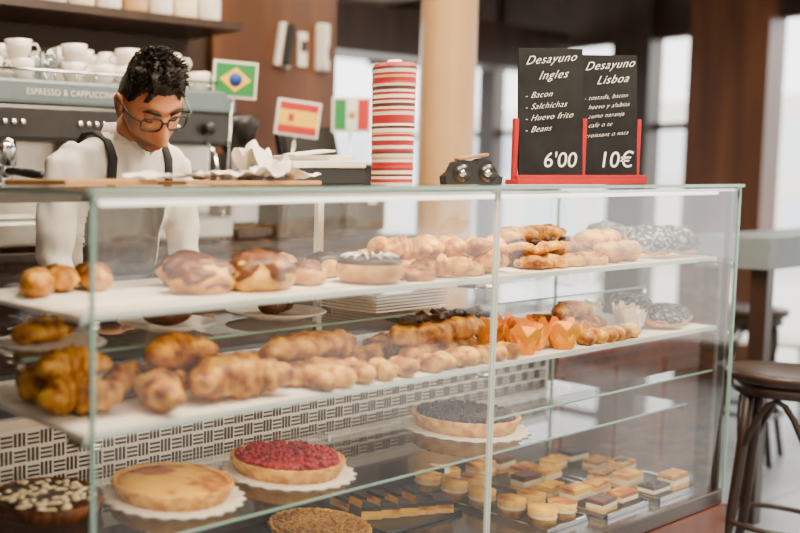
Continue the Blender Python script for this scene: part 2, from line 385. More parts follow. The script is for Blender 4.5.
def muffin(b,c,r=.036,paper=ORP,top=CHOC2,petals=True):
    x,y,z=c
    b.lathe([(r*.7,0),(r,.045),(r*.95,.045),(0,.042)],paper,TM(c),seg=48,rmod=lambda a,q,zz:1+.05*math.cos(20*a) if q>r*.5 else 1)
    if petals:
        for k in range(7):
            a=k*51+random.uniform(-8,8); hh=random.uniform(.018,.032)
            M=TM(c,(0,0,a))
            w=r*.58
            b.add([(r*.78,-w,.024),(r*.78,w,.024),(r*1.12,w*.95,.054),(r*1.12,-w*.95,.054),(r*1.28,w*.25,.052+hh),(r*1.28,-w*.25,.052+hh)],[[0,1,2,3],[3,2,4,5]],paper,M,False)
    b.blob((x,y,z+.05),(r*1.0,r*1.0,.024),top,.2,2.5,sub=3,seed=x*9)
def cake(b,c,sz,yaw,layers,top=None):
    h=sz[2]/len(layers)
    for i,m in enumerate(layers):
        b.box((0,0,h*(i+.5)),(sz[0]*(1-.01*i),sz[1]*(1-.01*i),h*1.0),m,M=TM(c,(0,0,yaw)),bev=.0015)
    if top: b.blob((c[0],c[1],c[2]+sz[2]),(sz[0]*.35,sz[1]*.35,.008),top,.3,3,sub=2)
U=random.uniform
# ---- shelf 1
z=S1+.001
b=B('sweet_loaf_pile')
for (x,y,yw,zz) in ((.10,.36,70,0),(.19,.42,75,0),(.27,.40,60,0)): roll(b,(x,y,z+.001+zz),yw,.16,.034,CR,disp=.3)
b.done()
b=B('chocolate_brioche')
for (x,y,s) in ((.42,.20,1.0),(.57,.18,1.12),(.50,.34,1.0)):
    b.blob((x,y,z+.03*s),(.083*s,.062*s,.042*s),BREAD,.18,2,sub=4,seed=x*7,flat=-.72)
    b.blob((x,y,z+.038*s),(.081*s,.061*s,.040*s),CHOC2,.25,2.4,sub=4,seed=x*9)
b.done()
b=B('chocolate_donut')
donut(b,(.89,.14,z+.001),.050,.030,zs=1.0)
b.done()
b=B('glazed_bun')
for (x,y,s,m) in ((.73,.19,.9,CHOC2),(.76,.31,1,BREAD),(.90,.30,1,CHOC)):
    b.blob((x,y,z+.026*s),(.055*s,.050*s,.034*s),BREAD,.12,2,sub=3,seed=x*5,flat=-.75); b.blob((x,y,z+.036*s),(.049*s,.045*s,.029*s),m,.2,3,sub=3,seed=x*3)
b.done()
b=B('puff_pastry_pile')
for i in range(12):
    x=1.03+.036*i; y=.13+.13*(i%3)+U(-.01,.01)
    if i%2: croissant(b,(x,y,z+.001),U(-50,70),U(.12,.16),.033,PASTL,1.9,segs=5)
    else: swirl(b,(x,y,z+.001),.05,PASTL if i%4 else CR)
for i in range(9):
    x=1.05+.045*i; y=.16+.12*(i%2)
    croissant(b,(x,y,z+.045),U(-60,80),U(.10,.14),.029,PASTL if i%3 else CR,2.0,rx=U(-20,20),segs=5)
b.done()
b=B('danish_pastry_pile')
for i in range(10):
    x=1.545+.031*i; y=.13+.11*(i%3)
    swirl(b,(x,y,z+.001),.048,PASTL if i%2 else CR)
for i in range(8):
    x=1.545+.036*i; y=.17+.10*(i%2)
    swirl(b,(x,y,z+.038),.044,PASTL if i%3 else CR,tilt=(U(-25,10),U(-20,20)))
    b.blob((x,y,z+.070),(.018,.016,.011),CHOC,.3,3,sub=2)
for i in range(5):
    x=1.55+.055*i; y=.22; croissant(b,(x,y,z+.068),U(-40,40),.115,.026,PASTL if i%2 else CR,1.9,segs=5)
b.done()
b=B('bread_roll_row')
for i in range(6):
    x=1.93+.034*i; y=.13+.11*(i%3); b.blob((x,y,z+.030),(.055,.042,.032),BREAD if i%2 else CR,.2,2,rot=(0,0,U(0,90)),seed=i)
for i in range(3): b.blob((1.95+.05*i,.20,z+.066),(.05,.038,.026),PASTL,.2,2,rot=(0,0,U(0,90)),seed=i+9)
b.done()
b=B('glazed_berliner')
berliner(b,(2.20,.14,z+.056),.078,(42,0,-40),1); berliner(b,(2.33,.13,z+.052),.074,(40,0,-36),2); berliner(b,(2.24,.30,z+.060),.074,(46,0,-40),3); berliner(b,(2.35,.27,z+.052),.062,(40,0,-42),4)
b.done()
# ---- shelf 2
z=S2+.001
b=B('croissant_pile')
croissant(b,(.095,.19,z+.001),-25,.15,.046); croissant(b,(.11,.34,z+.001),10,.16,.044); croissant(b,(.12,.26,z+.055),-10,.15,.040)
croissant(b,(.26,.14,z+.001),50,.18,.044); croissant(b,(.27,.27,z+.001),20,.18,.042)
croissant(b,(.45,.13,z+.001),-6,.24,.054,bend=1.8); croissant(b,(.44,.27,z+.001),15,.20,.048); croissant(b,(.36,.22,z+.06),5,.18,.042)
b.done()
b=B('filled_baguette_pastry')
roll(b,(.71,.12,z+.001),-8,.22,.034,CR); roll(b,(.88,.20,z+.001),0,.24,.034,CR); roll(b,(.76,.20,z+.042),4,.30,.036,CR)
roll(b,(.68,.29,z+.001),6,.24,.034,PASTL); roll(b,(.84,.30,z+.03),-3,.24,.034,PASTL)
for i in range(5): roll(b,(.66+.07*i,.075,z+.001),70,.08,.027,PASTL if i%2 else CR)
b.done()
b=B('chocolate_filled_pastry')
for (x,y,yw,zz) in ((1.10,.15,12,0),(1.24,.16,-5,0),(1.12,.27,10,0),(1.29,.26,0,0),(1.09,.14,2,.050),(1.26,.16,6,.050)):
    roll(b,(x,y,z+.001+zz),yw,.19,.036,CR,top=None)
    if zz:
        for k in range(7): b.box((x+(k-3)*.024,y+U(-.010,.016),z+zz+.068),(.022,.040,.014),CHOC,rot=(U(-25,25),U(-35,35),U(-40,40)),bev=.003)
b.done()
b=B('mini_pastry_row')
for i in range(7): roll(b,(1.04+.052*i,.075,z+.001),75+U(-15,15),.065,.025,PASTL if i%2 else CR)
b.done()
b=B('muffin_in_orange_paper')
for (x,y) in ((1.45,.09),(1.54,.12),(1.62,.08),(1.48,.21),(1.59,.20)): muffin(b,(x,y,z+.001),.040,top=ORP)
b.done()
b=B('twisted_pastry_row')
for (x,y,yw,zz) in ((1.78,.15,-8,0),(1.90,.17,8,0),(1.80,.26,5,0),(1.84,.19,0,.045)): croissant(b,(x,y,z+.001+zz),yw,.18,.035,CR,.7,segs=9)
for i in range(6): roll(b,(1.73+.048*i,.075,z+.001),60,.06,.024,PASTL if i%2 else CR)
b.done()
b=B('muffin_in_white_paper')
for (x,y) in ((2.04,.11),(2.11,.16),(2.03,.24),(2.11,.28)): muffin(b,(x,y,z+.001),.033,PAPER,CREAM,True)
b.done()
b=B('chocolate_glazed_bun')
berliner(b,(2.22,.12,z+.036),.078,(18,0,-30),5); berliner(b,(2.34,.15,z+.034),.072,(20,0,-40),6); berliner(b,(2.29,.24,z+.060),.074,(22,0,-20),7)
b.done()
# ---- rear tier
z=ST
b=B('pastry_plate')
doily(b,(.17,.42,z),.125); roll(b,(.13,.40,z+.004),10,.13,.03,CR); roll(b,(.19,.46,z+.004),-5,.13,.028,PASTL)
b.done()
b=B('dessert_plate')
plate(b,(.50,.42,z),.12); b.blob((.50,.42,z+.035),(.065,.05,.026),CHOC2,.1,3); plate(b,(.86,.42,z),.13); roll(b,(.86,.42,z+.01),10,.13,.03,CHOC2)
b.done()
b=B('ribbed_serving_tray')
b.b2((1.12,.32,z+.001),(1.40,.48,z+.05),WHITEP)
for k in range(6):
    b.box((1.26,.40,z+.006+k*.0085),(.30,.20,.005),PORC,bev=.002)
b.done()
# ---- shelf 3 tarts
z=S3
b=B('custard_tart'); tart(b,(.44,.32,z),.142,CUST); b.done()
b=B('berry_tart'); tart(b,(.80,.31,z),.142,REDB,kind='berries'); b.done()
b=B('blackberry_tart'); tart(b,(1.55,.33,z),.152,DARKB,h=.04,kind='berries'); b.done()
b=B('cream_topped_tart'); tart(b,(.15,.40,z),.125,CHOC,kind='cream',lace=False,crust=CHOC2); b.done()
# ---- deck
z=DK
b=B('nut_tart'); tart(b,(1.05,.43,z),.14,NUT,kind='nuts',lace=False); b.done()
b=B('chocolate_triangle_platter')
for i in range(5):
    for j in range(2):
        x=1.26+.055*i; y=.44+.09*j-.02*i; M=TM((x,y,z+.016),(0,0,-30+j*180))
        for k,(m) in enumerate((SPONGE,CUST,CHOC)): b.extr([(-.03,-.035),(.03,-.035),(.0,.045)],.012,m,M@TM((0,0,k*.012)))
b.b2((1.20,.32,z+.001),(1.54,.58,z+.014),DSTEEL,.003)
b.done()
def tray(b,x0,x1,y0,y1):
    b.b2((x0,y0,z+.001),(x1,y1,z+.006),DSTEEL,.002)
    for a in ((x0,y0,x1,y0+.006),(x0,y1-.006,x1,y1),(x0,y0,x0+.006,y1),(x1-.006,y0,x1,y1)): b.b2((a[0],a[1],z+.001),(a[2],a[3],z+.014),CHROME)
b=B('custard_cake_tray'); tray(b,1.58,1.80,.08,.58)
for i in range(5):
    for j in range(2):
        if (i,j)==(2,1): continue
        x,y=1.64+.10*j,.13+.098*i
        b.lathe([(.036,0),(.038,.022),(.040,.026),(.038,.03),(.040,.050),(0,.052)],SPONGE,TM((x,y,z+.006)),seg=24,mats=[CRUST,CREAM,CREAM,SPONGE,CUST])
b.done()
b=B('layer_cake_tray'); tray(b,1.84,2.08,.05,.58)
for i in range(6):
    for j in range(2):
        if (i*2+j) in (5,8): continue
        cake(b,(1.90+.115*j,.10+.082*i,z+.006),(.095,.050,.038+.012*(i%2)),U(-8,8),[[SPONGE,CREAM,CHOC2],[CHOC2,CREAM,CUST],[SPONGE,CREAM,SPONGE,CUST]][(i+j)%3])
b.done()
b=B('chocolate_slice_tray'); tray(b,2.12,2.38,.04,.5)
for i in range(5):
    for j in range(2):
        if (i*2+j) in (3,6): continue
        cake(b,(2.185+.12*j,.09+.084*i,z+.006),(.10,.052,.034+.014*((i+j)%2)),U(-8,8),[[CHOC2,CREAM,CHOC],[SPONGE,CREAM,NUT],[SPONGE,CREAM,CUST]][(i*2+j)%3],top=CHOC if (i+j)%3==0 else None)
b.done()

# ------------------------------------------------------------------ things on top of the case
def blackboard(name,loc,yaw,lines,big,bigsz,bigx,W,H):
    e=empty(name,loc)
    b=B('board')
    M=TM(loc,(0,0,yaw))
    b.box((0,0,.012+H/2),(W,.008,H),CHALKB,rot=(-4,0,0),M=M,bev=.001)
    b.box((0,-.004,.007),(W+.03,.07,.014),RED,M=M,bev=.002)
    b.box((0,-.030,.018),(W+.03,.008,.016),RED,M=M,bev=.002)
    for sx in (-1,1): b.box((sx*(W/2+.006),.0,.095),(.012,.016,.17),RED,M=M,bev=.002)
    b.done(parent=e)
    T=M@TM((0,0,.012+H/2),(-4,0,0))@TM((-W/2+.010,-.0046,-H/2),(90,0,0))
    for (s,x,y,sz) in lines: text(s,sz,T@TM((x,y*H/.30,0),(0,0,5)),CHALK,e,'chalk_text',bold=-.0004,shear=.6,cs=1.12)
    text(big,bigsz,T@TM((bigx,.035,0)),CHALK,e,'chalk_price',bold=0,shear=.15)
    return e
zt=ZT+.001
blackboard('chalkboard_menu_sign',(1.598,.128,zt),-28,[('Desayuno',.008,.262,.033),('Ingles',.045,.228,.033),('- Bacon',.006,.185,.023),('- Salchichas',.006,.159,.023),('- Huevo frito',.006,.133,.023),('- Beans',.006,.107,.023)],"6'00",.058,.058,.185,.358)
blackboard('chalkboard_menu_sign',(1.768,.062,zt),-28,[('Desayuno',.006,.262,.033),('Lisboa',.040,.229,.033),('- tostada, bacon',.004,.190,.0175),('  huevo y alubias',.004,.168,.0175),('  zumo naranja',.004,.146,.0175),('- cafe o te',.004,.124,.0175),('croissant o nata',.006,.100,.0175)],"10\u20ac",.062,.046,.172,.345)
b=B('striped_cup_stack')
CW=mk('cup_white',(.84,.73,.60),.5,scale=8); CRD=mk('cup_red',(.38,.008,.012),.5); CD=mk('cup_dark',(.09,.02,.014),.5); CT=mk('cup_tan',(.60,.34,.17),.5)
prof=[(.052,0)];mats=[]
zz=0; seq=[CW,CRD,CW,CD,CW,CRD,CRD,CRD,CW,CT,CW,CD,CRD,CW,CRD,CRD,CW,CRD,CT,CW,CD,CW,CRD,CRD,CRD,CW,CRD,CW,CD,CW,CRD,CW,CRD,CW,CD,CW,CRD,CRD,CT,CRD,CW,CD]
for i,m in enumerate(seq):
    h=[.006,.009,.0068][i%3]; zz+=h
    r=.052+.004*zz/.3
    prof.append((r+(.0015 if i%5==0 else 0),zz)); mats.append(m)
prof+= [(.054,zz+.004),(.050,zz+.010),(.022,zz+.012),(.016,zz+.020),(0,zz+.022)]; mats+=[CRD,CRD,CW,CW,CW]
b.lathe(prof,CW,TM((1.158,.30,zt)),seg=48,mats=mats,smooth=False)
b.done()
b=B('tape_dispenser')
M=TM((1.37,.21,zt),(0,0,-30))
prof=[(-.075,0),(.075,0),(.078,.020),(.055,.030),(.045,.062),(.02,.070),(.0,.060),(-.03,.066),(-.05,.060),(-.062,.035),(-.078,.022)]
b.extr(prof,.045,BLACK,M@TM((0,.022,0),(90,0,0)))
for x in (-.035,.035):
    b.lathe([(0,-.027),(.024,-.027),(.024,.027),(0,.027)],DSTEEL,M@TM((x,0,.030),(90,0,0)),seg=24)
    b.lathe([(0,-.028),(.009,-.028),(.009,.028),(0,.028)],CHROME,M@TM((x,0,.030),(90,0,0)),seg=20)
b.box((.0,0,.074),(.085,.03,.008),WOODL,rot=(0,-8,0),M=M,bev=.002)
b.done()
b=B('receipt_printer')
M=TM((.98,.40,zt),(0,0,-22))
b.box((0,0,.022),(.20,.15,.044),BLACK,M=M,bev=.006); b.box((0,0,.052),(.205,.155,.018),WHITEP,M=M,bev=.004); b.box((.0,.02,.069),(.19,.10,.016),PAPER,M=M,bev=.003)
b.box((-.03,-.02,.083),(.12,.06,.004),PAPER,rot=(4,-6,8),M=M)
b.done()
b=B('serving_board'); b.box((.62,.36,zt+.006),(.42,.24,.010),WOODL,bev=.003); b.box((.25,.42,zt+.008),(.24,.26,.014),WOODL,bev=.004); b.done()
b=B('napkin_pile')
for i,(x,y,sx,sy,yw,zz,am) in enumerate(((.62,.32,.16,.12,15,.026,.012),(.73,.34,.17,.13,-20,.030,.018),(.70,.28,.14,.1,40,.036,.024),(.55,.34,.12,.1,5,.024,.012),(.76,.38,.10,.10,10,.058,.055),(.48,.33,.14,.10,20,.022,.008),(.40,.30,.16,.12,8,.024,.010),(.83,.34,.12,.09,-25,.024,.016))):
    n=14; vs=[];fs=[]
    for a in range(n+1):
        for c in range(n+1):
            u=a/n-.5; v=c/n-.5
            vs.append((u*sx,v*sy,zz+am*noise.noise(Vector((u*3.2,v*3.2,i*3.1)))*1.3+am*.2*noise.noise(Vector((u*12,v*12,i)))))
    for a in range(n):
        for c in range(n): fs.append([a*(n+1)+c,(a+1)*(n+1)+c,(a+1)*(n+1)+c+1,a*(n+1)+c+1])
    b.add(vs,fs,PAPER,TM((x,y,zt),(0,0,yw)))
b.done()

# ------------------------------------------------------------------ back counter
CT_=1.16
b=B('back_counter'); b.b2((-1.2,1.38,0),(2.6,1.93,CT_-.03),WOODD,.004); b.b2((-1.22,1.34,CT_-.03),(2.62,1.94,CT_),DSTEEL,.004); b.done()
b=B('espresso_machine')
x0,x1,y0,y1=.42,1.55,1.40,1.88
MB=mk('machine_blue_grey',(.17,.22,.24),.35,.4)
b.b2((x0,y0+.08,CT_+.10),(x1,y1,CT_+.56),STEEL,.02)
b.b2((x0,y0-.04,CT_+.36),(x1,y0+.10,CT_+.48),DSTEEL,.015)
b.b2((x0-.01,y0-.045,CT_+.48),(x1+.01,y1,CT_+.56),MB,.012)
b.b2((x0,y0-.05,CT_+.02),(x1,y1,CT_+.10),STEEL,.01)
for i in range(14):
    xx=x0+.03+i*(x1-x0-.06)/13
    b.tube([(xx,y0-.03,CT_+.56),(xx,y0-.03,CT_+.59)],.003,CHROME,6)
b.tube([(x0,y0-.03,CT_+.59),(x1,y0-.03,CT_+.59)],.005,CHROME,8)
for gx in (.60,.92,1.24):
    b.lathe([(.045,0),(.045,.06),(.035,.10),(0,.10)],CHROME,TM((gx,y0-.0,CT_+.28)),seg=24)
    b.lathe([(.03,0),(.036,.035),(.036,.05),(0,.05)],CHROME,TM((gx,y0-.0,CT_+.235)),seg=24)
    b.tube([(gx,y0-.03,CT_+.265),(gx+.03,y0-.20,CT_+.25)],[.012,.017],BLACK,10)
    b.tube([(gx-.01,y0,CT_+.24),(gx-.02,y0-.01,CT_+.21)],.008,CHROME,8)
    for k in range(4): b.lathe([(.010,0),(.010,.008),(0,.008)],CHROME,TM((gx-.05+.033*k,y0-.04,CT_+.42),(90,0,0)),seg=12)
for sx_ in (.48,1.42):
    b.tube([(sx_,y0-.03,CT_+.38),(sx_,y0-.09,CT_+.33),(sx_+.02,y0-.10,CT_+.18),(sx_+.02,y0-.11,CT_+.12)],.007,CHROME,8)
    b.lathe([(.02,0),(.024,.015),(.02,.03),(0,.03)],BLACK,TM((sx_,y0-.045,CT_+.42),(90,0,0)),seg=16)
em=b.done()
text('ESPRESSO & CAPPUCCINO',.028,TM((.66,y0-.047,CT_+.51),(90,0,0)),PORC,em,'machine_lettering',shear=0,cs=1.1)
def cup(b,c,r=.04,h=.06,yaw=0,inv=False):
    M=TM((c[0],c[1],c[2]+(h if inv else 0)),(180 if inv else 0,0,yaw))
    b.lathe([(r*.55,0),(r*.62,.004),(r*.9,h*.5),(r,h),(r*.93,h),(r*.82,h*.5),(r*.5,.008),(0,.008)],PORC,M,seg=24)
    b.tube([(r*.9,0,h*.8),(r*1.3,0,h*.82),(r*1.5,0,h*.58),(r*1.3,0,h*.33),(r*.8,0,h*.3)],.0045,PORC,8,M=M)
b=B('coffee_cup_stack')
rn=random.Random(5)
zc=CT_+.561
for i in range(10):
    for j in range(3):
        x=.47+.108*i
        if i==3: continue
        y=1.44+.12*j; n=1 if (j==0 and i%2) else 2
        for k in range(n):
            cup(b,(x+rn.uniform(-.008,.008),y,zc+k*.062),.046,.068,rn.uniform(0,360),inv=(rn.random()<.3))
b.done()
b=B('drinking_glass_row')
for j in range(3):
    b.olathe([(.0,.004),(.026,.004),(.033,.11),(.030,.11),(.024,.012)],GLASSWARE,TM((.795,1.44+.1*j,zc)),seg=20)
b.done()
b=B('coffee_grinder')
gx,gy=1.74,1.55
b.b2((gx-.09,gy-.12,CT_+.001),(gx+.09,gy+.12,CT_+.05),DSTEEL,.01); b.b2((gx-.075,gy-.06,CT_+.05),(gx+.075,gy+.11,CT_+.34),STEEL,.02)
b.lathe([(.05,0),(.085,.10),(.09,.14),(.05,.15),(0,.16)],BLACK,TM((gx,gy,CT_+.34)),seg=24)
b.lathe([(.03,0),(.04,.02),(.04,.10),(0,.1)],BLACK,TM((gx,gy-.09,CT_+.20)),seg=20); b.tube([(gx,gy-.1,CT_+.2),(gx+.02,gy-.22,CT_+.19)],[.01,.016],BLACK,8)
b.done()
b=B('till_machine')
b.b2((1.98,1.50,CT_+.001),(2.30,1.80,CT_+.18),BLACK,.01); b.box((2.14,1.54,CT_+.34),(.34,.03,.24),BLACK,rot=(-15,0,0),bev=.006); b.b2((2.1,1.55,CT_+.17),(2.18,1.62,CT_+.30),BLACK)
b.box((2.14,1.52,CT_+.34),(.30,.004,.20),DSTEEL,rot=(-15,0,0))
b.done()
b=B('toaster')
b.b2((2.36,1.50,CT_+.001),(2.60,1.78,CT_+.30),BLACK,.03); b.b2((2.38,1.54,CT_+.295),(2.58,1.58,CT_+.305),DSTEEL); b.b2((2.38,1.65,CT_+.295),(2.58,1.69,CT_+.305),DSTEEL); b.box((2.48,1.49,CT_+.14),(.06,.02,.02),CHROME)
b.done()
GREEN=mk('flag_green',(.005,.22,.04),.6); YEL=mk('flag_yellow',(.88,.52,.01),.6); BLUE=mk('flag_blue',(.01,.04,.3),.6); FRED=mk('flag_red',(.48,.008,.008),.6); FWH=mk('flag_white',(.8,.78,.72),.6)
def flag(name,loc,yaw,roll_,kind,W=.16,H=.115,pole=.22):
    b=B(name); M=TM(loc,(0,0,yaw))@TM((0,0,0),(0,roll_,0))
    b.box((0,.002,H/2),(W+.02,.004,H+.02),FWH,M=M)
    if kind=='br':
        b.box((0,-.002,H/2),(W,.003,H),GREEN,M=M)
        b.extr([(-.06,0),(0,-.045),(.06,0),(0,.045)],.002,YEL,M@TM((0,-.0036,H/2),(90,0,0)))
        b.lathe([(.025,0),(.025,.002),(0,.002)],BLUE,M@TM((0,-.0056,H/2),(90,0,0)),seg=20)
    elif kind=='es':
        for z0,z1,m in ((0,.25,FRED),(.25,.75,YEL),(.75,1,FRED)): b.box((0,-.002,H*(z0+z1)/2),(W,.003,H*(z1-z0)),m,M=M)
        b.box((-.03,-.004,H/2),(.022,.002,.03),FRED,M=M)
    else:
        for k,m in enumerate((GREEN,FWH,FRED)): b.box((-W/3+k*W/3,-.002,H/2),(W/3,.003,H),m,M=M)
        b.lathe([(.016,0),(.016,.002),(0,.002)],WOODL,M@TM((0,-.0036,H/2),(90,0,0)),seg=16)
    b.tube([(0,.012,-pole),(0,.012,H/2)],.004,CHROME,6,M=M); b.lathe([(.04,-pole-.005),(.04,-pole+.005),(0,-pole+.005)],BLACK,M@TM((0,.012,0)),seg=16)
    return b.done()
flag('brazil_flag_sign',(1.54,1.345,CT_+.545),-25,4,'br',.15,pole=.545)
flag('spain_flag_sign',(1.90,1.38,CT_+.415),-25,7,'es',.16,.12,pole=.405)
flag('mexico_flag_sign',(2.24,1.40,CT_+.44),-25,0,'mx',.15,.125,pole=.43)
b=B('wall_telephone'); b.box((2.37,1.925,2.01),(.085,.03,.20),PORC,rot=(0,10,0),bev=.008); b.box((2.37,1.902,2.01),(.045,.03,.19),BLACK,rot=(0,10,0),bev=.008); b.done()
b=B('wall_thermostat'); b.box((2.49,1.93,2.0),(.055,.02,.16),PORC,bev=.008); b.box((2.49,1.918,2.015),(.035,.006,.05),DSTEEL); b.done()
b=B('wall_intercom'); b.box((2.62,1.925,2.02),(.075,.03,.22),PORC,bev=.008); b.box((2.605,1.90,2.02),(.03,.03,.2),PORC,bev=.01); b.box((2.64,1.908,1.99),(.02,.006,.06),DSTEEL); b.done()
b=B('wall_shelf'); b.b2((.1,1.64,2.00),(1.85,1.97,2.03),WOODD); b.done()
b=B('storage_jar_row')
for i in range(9):
    x=.75+.125*i
    b.lathe([(.045,0),(.052,.02),(.052,.15),(.03,.19),(.03,.22),(0,.22)],[PORC,COLM,PORC,CREAM][i%4],TM((x,1.74,2.031)),seg=20)
b.done()
b=B('wooden_cabinet'); b.b2((2.78,.78,.06),(4.05,1.20,.66),WOODR,.006); b.b2((2.76,.76,.66),(4.07,1.22,.69),WOODR,.006); b.b2((2.8,.8,0),(4.03,1.18,.06),WOODD)
for k in range(3): b.b2((2.82+k*.41,.772,.12),(3.18+k*.41,.782,.60),WOODP,.003)
b.done()
b=B('bar_table'); b.b2((3.38,.28,1.04),(5.4,.56,1.17),GREY,.006)
for x in (3.46,5.3):
    for y in (.33,.51): b.b2((x-.03,y-.03,0),(x+.03,y+.03,1.04),WOODD)
b.done()
def stool(c,sc=1):
    x,y=c; b=B('bar_stool'); M=TM((x,y,0))
    b.lathe([(0,.715),(.14,.715),(.165,.725),(.172,.745),(.165,.76),(.12,.752),(0,.748)],WOODD,M,seg=40)
    b.lathe([(.13,.68),(.145,.68),(.145,.716),(.13,.716)],WOODD,M,seg=32)
    for k in range(4):
        a=rad(45+90*k+12); ca,sa=math.cos(a),math.sin(a)
        b.tube([(ca*.12,sa*.12,.715),(ca*.135,sa*.135,.5),(ca*.16,sa*.16,.25),(ca*.205,sa*.205,0)],[.018,.017,.016,.015],WOODD,10,M=M)
        a2=rad(45+90*(k+1)+12)
        pts=[]
        for i in range(9):
            t=i/8; aa=a+(a2-a)*t; rr=.138-.02*math.sin(pi*t); pts.append((rr*math.cos(aa),rr*math.sin(aa),.48+.19*math.sin(pi*t)))
        b.tube(pts,.010,WOODD,8,M=M)
    b.tube([(.165*math.cos(2*pi*k/32),.165*math.sin(2*pi*k/32),.24) for k in range(32)],.010,WOODD,8,M=M,closed=True)
    b.done()
stool((2.80,-.02)); stool((4.50,.80)); stool((5.2,.0))
WHC=mk('white_chair_paint',(.8,.8,.8),.5)
def chair(c,yaw,mat=WHC):
    b=B('cafe_chair'); M=TM((c[0],c[1],0),(0,0,yaw))
    b.box((0,0,.45),(.40,.40,.03),mat,M=M,bev=.012)
    for sx in (-1,1):
        b.tube([(sx*.17,-.17,.44),(sx*.18,-.19,0)],.016,mat,8,M=M)
        b.tube([(sx*.18,.21,0),(sx*.17,.18,.45),(sx*.16,.22,.85)],.016,mat,8,M=M)
    pts=[(-.16,.22,.85),(-.1,.235,.89),(0,.24,.90),(.1,.235,.89),(.16,.22,.85)]
    b.tube(pts,.018,mat,8,M=M); b.tube([(-.165,.20,.62),(0,.215,.62),(.165,.20,.62)],.012,mat,8,M=M)
    for x in (-.09,-.03,.03,.09): b.tube([(x,.20,.62),(x,.235,.89)],.008,mat,6,M=M)
    b.done()
chair((5.6,1.15),20); chair((5.3,2.2),-60); chair((4.4,2.4),150); chair((5.9,2.9),100,WOODD); chair((5.9,.35),70)
b=B('cafe_table'); b.lathe([(0,.72),(.34,.72),(.35,.735),(.34,.75),(0,.75)],PORC,TM((4.9,2.75,0)),seg=40); b.lathe([(.22,0),(.2,.03),(.035,.05),(.03,.70),(.08,.72),(0,.72)],DSTEEL,TM((4.9,2.75,0)),seg=24); b.done()

# ------------------------------------------------------------------ barista
SKIN=mk('skin',(.54,.22,.10),.5,col2=(.46,.175,.08),scale=30,sss=.08,spec=.35)
FACE=mk('face_skin',(.54,.22,.10),.5,col2=(.48,.185,.085),scale=30,sss=.08,spec=.35)
# stubble region given in the head's own coordinates
nt=FACE.node_tree; N=nt.nodes; K=nt.links
sp=N.new('ShaderNodeSeparateXYZ'); K.new(N['Texture Coordinate'].outputs['Object'],sp.inputs[0])
def mr(src,a,b_):
    q=N.new('ShaderNodeMapRange'); q.inputs[1].default_value=a; q.inputs[2].default_value=b_; K.new(src,q.inputs[0]); return q.outputs[0]
def mt(op,a,b_=None):
    q=N.new('ShaderNodeMath'); q.operation=op; K.new(a,q.inputs[0])
    if b_ is not None:
        if isinstance(b_,float): q.inputs[1].default_value=b_
        else: K.new(b_,q.inputs[1])
    return q.outputs[0]
ax=mt('ABSOLUTE',sp.outputs[0])
m1=mr(sp.outputs[2],-.048,-.066); m2=mt('MULTIPLY',mr(ax,.050,.064),mr(sp.outputs[2],.012,-.010)); m3=mr(sp.outputs[1],.03,.015)
mk_=mt('MULTIPLY',mt('MULTIPLY',mt('MAXIMUM',m1,m2),m3),.72)
mx=N.new('ShaderNodeMixRGB'); K.new(mk_,mx.inputs[0]); K.new(N['Color Ramp'].outputs[0],mx.inputs[1]); mx.inputs[2].default_value=(.06,.027,.016,1)
K.new(mx.outputs[0],N['Principled BSDF'].inputs['Base Color'])
LIP=mk('lips',(.40,.11,.065),.45)
HAIR=mk('black_hair',(.006,.004,.003),.5,col2=(.014,.009,.006),scale=60,stretch=(1,1,.3),spec=.25)
SHIRT=mk('white_shirt',(.82,.77,.71),.8,col2=(.78,.73,.68),scale=12,bump=.1)
TROUS=mk('trousers',(.02,.02,.025),.8)
bar=empty('barista_man',(.71,.95,0))
def remesh(b,vox,sm,fn=None):
    o=b.done(loc=(0,0,0)); 
    md=o.modifiers.new('r','REMESH'); md.mode='VOXEL'; md.voxel_size=vox; md.use_smooth_shade=True
    s=o.modifiers.new('s','SMOOTH'); s.iterations=sm; s.factor=.5
    bpy.context.view_layer.update()
    me=bpy.data.meshes.new_from_object(o.evaluated_get(bpy.context.evaluated_depsgraph_get()))
    nm=o.name; bpy.data.objects.remove(o)
    o=bpy.data.objects.new(nm,me); bpy.context.collection.objects.link(o)
    me.materials.clear()
    for p in me.polygons: p.use_smooth=True
    return o
bx=.71
UP=.045
b=B('clothed_body')
b.loft([(bx,1.03,.86,.15,.11),(bx,1.03,.95,.165,.125),(bx,1.01,1.06,.155,.118),(bx,.985,1.20,.165,.120),(bx,.945,1.30+UP,.182,.125),(bx,.915,1.38+UP,.195,.115),(bx,.90,1.43+UP,.180,.092),(bx,.885,1.465+UP,.12,.075),(bx,.87,1.49+UP,.07,.062)],SHIRT)
for sg in (-1,1):
    b.tube([(bx+sg*.14,.905,1.415+UP),(bx+sg*.192,.905,1.385+UP),(bx+sg*.215,.90,1.28+UP),(bx+sg*.235,.90,1.18),(bx+sg*.225,.86,1.12),(bx+sg*.17,.79,1.085)],[.056,.062,.056,.049,.045,.036],SHIRT,16)
    b.tube([(bx+sg*.085,1.03,.92),(bx+sg*.10,1.02,.75),(bx+sg*.105,1.0,.50),(bx+sg*.11,1.03,.30),(bx+sg*.11,1.04,.08)],[.092,.088,.066,.060,.045],TROUS,16)
    b.tube([(bx+sg*.11,1.07,.045),(bx+sg*.115,.98,.045),(bx+sg*.125,.88,.032)],[.042,.043,.032],TROUS,12)
b.tube([(bx,.885,1.46),(bx-.008,.84,1.52),(bx-.018,.785,1.555)],[.064,.060,.056],SKIN,16)
body=remesh(b,.009,5)
me=body.data
for m in (SHIRT,SKIN,BLACKM,TROUS): me.materials.append(m)
